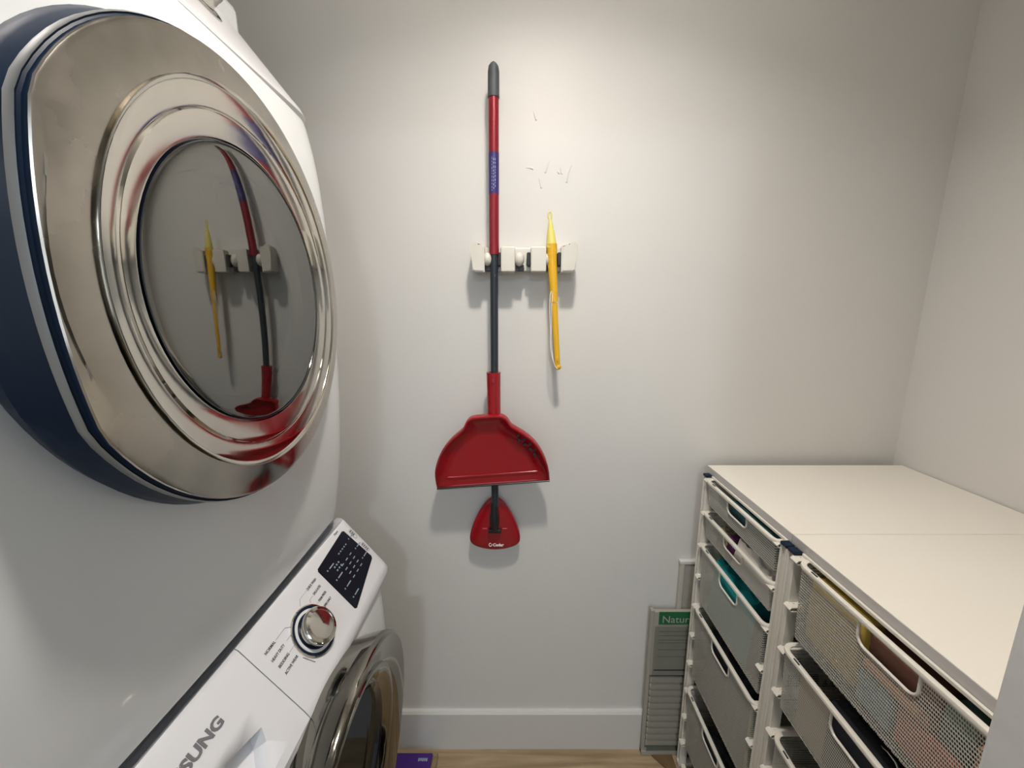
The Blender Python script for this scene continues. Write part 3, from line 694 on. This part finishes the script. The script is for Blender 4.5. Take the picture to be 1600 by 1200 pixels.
# ------------------------------------------------------------------ mesh drawer units
XF = .515           # front face of the posts
XBK = 1.050         # back posts
RZ = [.9857 - .0977 * i for i in range(10)]
def post(x, y, w=.020, d=.022, z1=.990):
    bm = bmesh.new()
    # channel section: two lips facing the drawer
    B(bm, x, x + d, y - w / 2, y - w / 2 + .005, .012, z1, .001, 1); B(bm, x, x + d, y + w / 2 - .005, y + w / 2, .012, z1, .001, 1)
    B(bm, x + .004, x + d, y - w / 2 + .003, y + w / 2 - .003, .012, z1)
    return bm
def uvq(bm, uvl, co, uvs):
    f = bm.faces.new([bm.verts.new(c) for c in co])
    for l, u in zip(f.loops, uvs): l[uvl].uv = u
def basket(U, off, y0, y1, zl, dep, xfront=.505, notch=True, hw=.046):
    """one mesh drawer: rim, mesh basket with a cut-out grip, grip frame"""
    e = bpy.data.objects.new('drawer', None); COL.objects.link(e); e.parent = U; e.location = Vector((xfront, (y0 + y1) / 2, zl)) - off.d
    base = off.d + Vector(e.location)
    def P(name, bm, m, **k):
        for v in bm.verts: v.co -= base
        return obj(name, bm, m, e, **k)
    ym = (y0 + y1) / 2; xb = 1.035; r = .024
    bm = bmesh.new(); pts = []
    for x, y, a0 in ((xfront + r, y0 + r, 180), (xb - .01, y0 + .01, 270), (xb - .01, y1 - .01, 0), (xfront + r, y1 - r, 90)):
        rr = r if x < .7 else .01
        for k_ in range(7):
            a_ = math.radians(a0 + 90 * k_ / 6); pts.append((x + rr * math.cos(a_), y + rr * math.sin(a_), zl))
    # flat rolled lip: outer, top, inner loops
    def loop(s, dz): 
        o_ = []
        for x, y, z in pts:
            c = Vector((max(xfront + r, min(x, xb - .01)), max(y0 + r, min(y, y1 - r)), z)); v = Vector((x, y, z)) - c
            L = v.length; v = v * ((L - s) / L) if L > 1e-6 else v
            o_.append(c + v + Vector((0, 0, dz)))
        return o_
    loft(bm, [loop(.009, -.0012), loop(.0095, .0015), loop(.006, .0030), loop(.001, .0022), loop(0, -.001), loop(.001, -.0045), loop(.004, -.0045), loop(.009, -.0012)], True)
    P('rim', bm, 'frame', smooth=True)
    P('rim_slot', box(xfront + .003, xfront + .0065, y1 - .050, y1 - .036, zl + .0024, zl + .0034, .0004, 1), 'rubber')
    # basket sheets, set in from the rim, tapering a little
    ins = .012; a0, a1 = y0 + ins, y1 - ins; xs = xfront + ins * .55; t = .006; zb = zl - dep; z1 = zl - .002
    bm = bmesh.new(); uvl = bm.loops.layers.uv.new('UVMap')
    h = min(.042, dep * .5); n0, n1 = ym - hw, ym + hw
    def X(z): return xs + t * (z1 - z) / (z1 - zb)
    def fq(ya, yb, za, zb_): uvq(bm, uvl, [(X(za), ya, za), (X(za), yb, za), (X(zb_), yb, zb_), (X(zb_), ya, zb_)], [(ya, za), (yb, za), (yb, zb_), (ya, zb_)])
    if notch:
        rr = .014
        fq(a0, n0, z1, z1 - h); fq(n1, a1, z1, z1 - h); fq(a0, a1, z1 - h, zb)
        for sgn, yc2 in ((1, n0), (-1, n1)):   # rounded lower corners of the grip
            c = (yc2 + sgn * rr, z1 - h + rr); prev = None
            arc = [(c[0] - sgn * rr * math.cos(q), c[1] - rr * math.sin(q)) for q in [k_ * PI / 2 / 5 for k_ in range(6)]]
            for p, q in zip(arc, arc[1:]):
                co = [(X(z1 - h), yc2, z1 - h), (X(p[1]), p[0], p[1]), (X(q[1]), q[0], q[1])]
                uvq(bm, uvl, co, [(c_[1], c_[2]) for c_ in co])
    else: fq(a0, a1, z1, zb)
    for f in bm.faces: f.normal_update()
    cr = .010
    for y, s in ((a0, 1), (a1, -1)):
        uvq(bm, uvl, [(X(z1), y, z1), (xb - .01, y, z1), (xb - .014, y + s * t, zb), (X(zb), y + s * t * 0, zb)], [(X(z1), z1), (xb - .01, z1), (xb - .014, zb), (X(zb), zb)])
    uvq(bm, uvl, [(xb - .01, a0, z1), (xb - .01, a1, z1), (xb - .014, a1, zb), (xb - .014, a0, zb)], [(a0, z1), (a1, z1), (a1, zb), (a0, zb)])
    uvq(bm, uvl, [(X(zb), a0, zb), (X(zb), a1, zb), (xb - .014, a1, zb), (xb - .014, a0, zb)], [(xs, a0), (xs, a1), (xb, a1), (xb, a0)])
    # the wire has thickness: a second skin 0.5 mm inside the first
    for f in list(bm.faces):
        nv = [bm.verts.new(v.co + Vector((.0005 if abs(f.normal.x) > .5 or f.normal.length == 0 else 0, 0, 0))) for v in f.verts]
        g = bm.faces.new(nv)
        for a_, b in zip(f.loops, g.loops): b[uvl].uv = a_[uvl].uv
    P('mesh_basket', bm, 'mesh', uv=True)
    if notch:
        bm = bmesh.new(); rr = .014; pth = [(n0, z1)]
        pth += [(n0 + rr - rr * math.cos(q), z1 - h + rr - rr * math.sin(q)) for q in [k_ * PI / 2 / 5 for k_ in range(6)]]
        pth += [(n1 - rr + rr * math.sin(q), z1 - h + rr - rr * math.cos(q)) for q in [k_ * PI / 2 / 5 for k_ in range(6)]] + [(n1, z1)]
        tube(bm, [(X(z) - .0003, y, z) for y, z in pth], .0022, 8)
        P('grip_frame', bm, 'frame', smooth=True)
    return e
def unit(y0, y1, label, drawers, by):
    U = thing('drawer_unit', label, 'drawer unit', (.79, (y0 + y1) / 2, 0)); O = Off(U)
    for x in (XF, XBK - .022):
        for y in (y0 + .010, y1 - .010): O.part('post', post(x, y), 'frame')
    for y in (y0 + .010, y1 - .010):
        bm = box(XF - .002, XBK + .002, y - .0095, y + .0095, .0, .014, .003); O.part('foot_rail', bm, 'frame', smooth=True)
        O.part('top_rail', box(XF + .02, XBK, y - .009, y + .009, .980, .9935, .001, 1), 'frame')
        O.part('corner_cap', box(XF - .002, XF + .016, y - .0095, y + .0095, .990, .9975, .002, 1), 'navy')
    for z in (.986,): O.part('cross_bar', box(XF + .0125, XF + .0170, y0 + .020, y1 - .020, .990, .9965, .001, 1), 'frame')
    O.part('cross_bar', box(XF + .004, XF + .018, y0 + .020, y1 - .020, .004, .016, .002, 1), 'frame')
    O.part('cross_bar', box(XBK - .018, XBK - .004, y0 + .020, y1 - .020, .976, .990, .002, 1), 'frame')
    for y, s in ((y0 + .020, 1), (y1 - .020, -1)):
        for z in RZ:
            bm = bmesh.new()
            # two-leg rail bent from flat strip, with a rounded nose in front of the post
            tube(bm, [(XBK - .01, y + s * .006, z + .0035), (XF - .003, y + s * .006, z + .0035), (XF - .0062, y + s * .006, z), (XF - .003, y + s * .006, z - .0045), (XBK - .01, y + s * .006, z - .0045)], 0, flat=(.017, .0018))
            B(bm, XF + .006, XF + .009, y + s * .002, y + s * .005, z - .004, z + .006)
            O.part('runner', bm, 'frame')
    for d in drawers: basket(U, O, by[0], by[1], *d[:2], **d[2])
    return U, O
U1Y = (.6645, 1.004); U2Y = (.222, .6635)
unit(*U1Y, 'white wire-mesh drawer unit in the far right corner against the back wall', [
    (.990, .069, dict(hw=.040)), (.896, .068, dict(hw=.040)), (.797, .174, dict(hw=.040)), (.599, .229, dict(hw=.041)), (.319, .205, dict(hw=.041))], (.682, .978))
unit(*U2Y, 'white wire-mesh drawer unit nearer the doorway, coloured packets in its top drawer', [
    (.990, .152, dict(hw=.045)), (.813, .134, dict(hw=.055, xfront=.498)), (.604, .275, dict())], (.278, .632))
def board(y0, y1, label):
    t = thing('top_board', label, 'shelf board', (.80, (y0 + y1) / 2, .9945)); O = Off(t)
    O.part('panel', box(.5345, 1.081, y0, y1, .9946, 1.0125, .0006, 1), 'top')
    O.part('edge_band', box(.5330, .5346, y0, y1, .9946, 1.0124, .0004, 1), 'topedge', label='grey front edge band')
    return t
board(.6795, 1.021, 'white laminate top board on the far drawer unit')
board(.2965, .6785, 'white laminate top board on the near drawer unit')

# ------------------------------------------------------------------ drawer contents
def heap(name, x0, x1, y0, y1, z0, z1, m, label, cat='cloth', seed=0, fold=.018, freq=22, n=34, skew=0.0, group=None):
    bm = bmesh.new(); nx, ny = n * 2, n; g = []
    for i in range(nx + 1):
        row = []
        for j in range(ny + 1):
            u, v = (i / nx) ** 1.8, j / ny
            ed = math.sqrt(min(1, min(u * 45, (1 - u) * 7)) * min(1, min(v, 1 - v) * 12))
            x = x0 + u * (x1 - x0); y = y0 + v * (y1 - y0)
            q = Vector((x * freq * 1.3 + seed, y * freq * 1.1 + skew * x * freq, seed * 1.7))
            f = noise.fractal(q, .9, 2.0, 3) * .6 + (1 - abs(noise.noise(q * 1.3))) * .6
            z = z0 + (z1 - z0) * ed * (0.94 + .06 * v) + fold * (f - .6) * ed
            row.append(bm.verts.new((x + .004 * noise.noise(q * 2), y + .004 * noise.noise(q * 2 + Vector((5, 5, 5))), max(z, z0))))
        g.append(row)
    for i in range(nx):
        for j in range(ny): bm.faces.new((g[i][j], g[i + 1][j], g[i + 1][j + 1], g[i][j + 1]))
    bd = [g[i][0] for i in range(nx + 1)] + [g[nx][j] for j in range(1, ny + 1)] + [g[i][ny] for i in range(nx - 1, -1, -1)] + [g[0][j] for j in range(ny - 1, 0, -1)]
    bm.faces.new(bd[::-1])
    bmesh.ops.recalc_face_normals(bm, faces=bm.faces)
    o = obj(name, bm, m, smooth=True); tag(o, label, cat, group); return o
# y range of unit 1 baskets: .71-.98 ; x from .535
heap('folded_cloth', 0.5214, 0.7768, 0.6952, 0.8856, 0.9185, 0.9855, 'dteal', 'dark teal cloth in the topmost drawer of the far unit', seed=1, fold=.006)
heap('crumpled_cloth', 0.5214, 0.7768, 0.6972, 0.8467, 0.8282, 0.9039, 'whitecloth', 'crumpled white cloth in the second drawer of the far unit', seed=5, fold=.030, freq=22)
heap('spotted_cloth', 0.5234, 0.7574, 0.8729, 0.9224, 0.8282, 0.8884, 'leopard', 'small tan spotted cloth behind the plum one, second drawer', seed=8, fold=.006)
heap('plum_cloth', 0.5214, 0.7574, 0.8477, 0.8710, 0.8282, 0.8923, 'plum', 'narrow plum cloth between white and spotted cloths, second drawer', seed=9, fold=.006)
heap('teal_cloth', 0.5225, 0.77, 0.757, 0.930, 0.628, 0.792, 'teal', 'bright teal cloth bunched in the third drawer of the far unit', seed=12, fold=.020, freq=16)
heap('black_cloth', 0.5243, 0.7768, 0.6933, 0.7516, 0.6291, 0.7602, 'blackcloth', 'black cloth beside the teal one in the third drawer', seed=15, fold=.012)
heap('dark_garment', 0.5214, 0.7768, 0.7234, 0.9224, 0.3679, 0.5854, 'blackcloth', 'black garment in the fourth drawer of the far unit', seed=18, fold=.02)
heap('grey_garment', 0.5214, 0.7768, 0.6943, 0.9224, 0.0980, 0.2796, 'greycloth', 'dark grey garment in the lowest drawer of the far unit', seed=22, fold=.02)
o = obj('packet', box(0.5243, 0.6797, 0.6952, 0.7069, 0.3679, 0.5854, .003), 'green', smooth=True); tag(o, 'green packet upright at the near end of the fourth drawer', 'packet')
o = obj('packet', box(0.5243, 0.6797, 0.7083, 0.7185, 0.3679, 0.5709, .003), 'ygreen', smooth=True); tag(o, 'yellow packet upright beside the green packet, fourth drawer', 'packet')
# unit 2 top drawer: y .27-.633
def pk(x0, x1, y0, y1, z0, z1, m, label, rot=0, bev=.008):
    o = obj('packet', box(x0, x1, y0, y1, z0, z1, bev, 3), m, smooth=True); tag(o, label, 'packet', None); return o
pk(.5245, .568, .506, .612, .852, .972, 'packyellow', 'yellow packet at the far end of the near top drawer')
pk(.5240, .564, .444, .503, .844, .900, 'packblue', 'light blue packet between yellow and coral packets')
pk(.5240, .554, .360, .442, .844, .905, 'packred', 'coral red packet in the middle of the near top drawer')
pk(.5290, .620, .398, .500, .926, .968, 'packbrown', 'dark maroon box behind the grip opening of the near top drawer')
pk(.5240, .556, .308, .357, .844, .952, 'packorange', 'orange packet right of the coral red packet')
pk(.5240, .583, .286, .306, .844, .972, 'packgreen', 'grey-green box at the near end of the top drawer', bev=.004)
pk(.5290, .583, .360, .395, .906, .968, 'packgreen', 'small grey-green box standing between maroon and orange packets', bev=.004)
pk(.5240, .583, .402, .498, .9055, .9255, 'packorange', 'flat orange packet under the dark maroon box', bev=.004)
# drawer 2
o = obj('card', box(0.5185, 0.5209, 0.5292, 0.5923, 0.6748, 0.7952, .0006, 1), 'tan'); tag(o, 'tan card upright in the second drawer of the near unit', 'card')
hb = heap('black_handbag', 0.5239, 0.7574, 0.2913, 0.5583, 0.6748, 0.8039, 'blackcloth', 'black bag bulging over the second drawer of the near unit', 'bag', seed=31, fold=.010, freq=10)
t = thing('hook', 'shiny metal hook on the black bag', 'hook', (0.5137, 0.4146, 0.8272)); HO = Off(t)
bm = bmesh.new(); tube(bm, [(0.5399, 0.4612, 0.8020), (0.5370, 0.4486, 0.8088), (0.5341, 0.4350, 0.8107), (0.5311, 0.4234, 0.8059)], .0016, 8); HO.part('bar', bm, 'steel', smooth=True)
bm = bmesh.new(); tube(bm, [(0.5496, 0.4127, 0.8088), (0.5399, 0.4039, 0.8156), (0.5302, 0.3991, 0.8146), (0.5253, 0.4020, 0.8049), (0.5292, 0.4088, 0.7971)], .0016, 8); HO.part('loop', bm, 'steel', smooth=True)
# drawer 3
bm = bmesh.new(); bmesh.ops.create_icosphere(bm, subdivisions=4, radius=.045, matrix=Matrix.Translation((0.5729, 0.5583, 0.5320)))
for v in bm.verts: v.co += .006 * noise.noise(v.co * 30) * v.normal
o = obj('rolled_sock', bm, 'whitecloth', smooth=True); tag(o, 'round white rolled cloth in the third drawer of the near unit', 'sock')
heap('grey_cloth', 0.5243, 0.7574, 0.2719, 0.6020, 0.3369, 0.4903, 'plum', 'plum-coloured cloth under the round white roll, third drawer', seed=41, fold=.012)

# ------------------------------------------------------------------ packs leaning behind the far unit
t = thing('blind_pack', 'boxed white folded blind with green label standing on the floor by the drawer unit', 'blind', (.55, 1.03, 0)); O = Off(t)
O.part('side_rail', box(.4035, .4150, 1.019, 1.034, .004, .545, .002, 1), 'sleeve')
O.part('sleeve', box(.415, .68, 1.0195, 1.033, .31, .540, .0015, 1), 'sleeve')
O.part('label', box(.4290, .68, 1.0180, 1.0200, .497, .5405, .0004, 1), 'labelgreen', label='green printed label')
LB = lambda x, z: basis((x, 1.0178, z), (1, 0, 0), (0, 0, 1), (0, -1, 0))
text('label_lettering', 'Natural', .034, LB(.438, .5035), 'sleeve', t, .0002)
text('label_lettering', 'Naturals blind', .010, LB(.437, .5325), 'sleeve', t, .0002) if False else None
O.part('sleeve_line', box(.4250, .68, 1.0186, 1.0196, .329, .3325), 'inkdark')
bm = bmesh.new()
for z in (.470, .455, .440, .430, .405, .380): B(bm, .433, .62, 1.0190, 1.0196, z, z + .0012)
O.part('sleeve_print', bm, 'ink')
for i in range(11):
    z = .300 - i * .0245
    O.part('slat', box(.417, .68, 1.020, 1.031, z - .0215, z, .005, 2), 'slat', smooth=True)
O.part('foot', box(.4035, .68, 1.017, 1.034, .0, .018, .002, 1), 'sleeve')
bm = bmesh.new(); f_ = bm.faces.new([bm.verts.new(v) for v in ((.4180, 1.0168, .018), (.69, 1.0168, .018), (.69, 1.0168, .497), (.4180, 1.0168, .497))]); O.part('wrap', bm, 'film')
t = thing('blind_pack', 'taller white rail and panel standing behind the green-labelled blind', 'blind', (.60, 1.04, .15)); O = Off(t)
for v in ('side_rail',): O.part(v, box(.489, .503, 1.0355, 1.048, .148, .695, .002, 1), 'slat')
O.part('face', box(.503, .76, 1.0385, 1.047, .148, .690, .001, 1), 'sleeve')
O.part('cap', box(.487, .76, 1.0350, 1.0490, .690, .700, .001, 1), 'trim')

# ------------------------------------------------------------------ floor items
o = thing('detergent_box', 'violet cardboard box on the floor beside the washer door', 'box', (-.33, .97, 0)); O = Off(o)
O.part('carton', box(-.40, -.2800, .90, 1.010, .0, .022, .002, 1), 'violet')
O.part('blister_tray', box(-.2795, -.262, .90, 1.014, .0, .016, .004, 2), 'film')
text('box_lettering', 'Swiffer', .013, basis((-.325, .985, .0224), (1, 0, 0), (0, 1, 0), (0, 0, 1)), 'inklight', o, .0002, bold=.0004) if False else None
bm = bmesh.new()
for i in range(5): B(bm, -.322 + i * .0062, -.3175 + i * .0062, .985 + .001 * (i % 2), .994, .0222, .0226)
O.part('box_print', bm, 'inklight')
bm = bmesh.new(); prism(bm, [(.437, 1.016), (.505, 1.016), (.505, .86), (.492, .93), (.470, .980)], .004, Matrix.Translation((0, 0, .0002)))  # thin dark brown sheet lying flat beside the far unit
for v in bm.verts: pass
o = obj('brown_sheet', bm, 'card'); tag(o, 'flat dark brown sheet on the floor under the far drawer unit', 'cardboard')
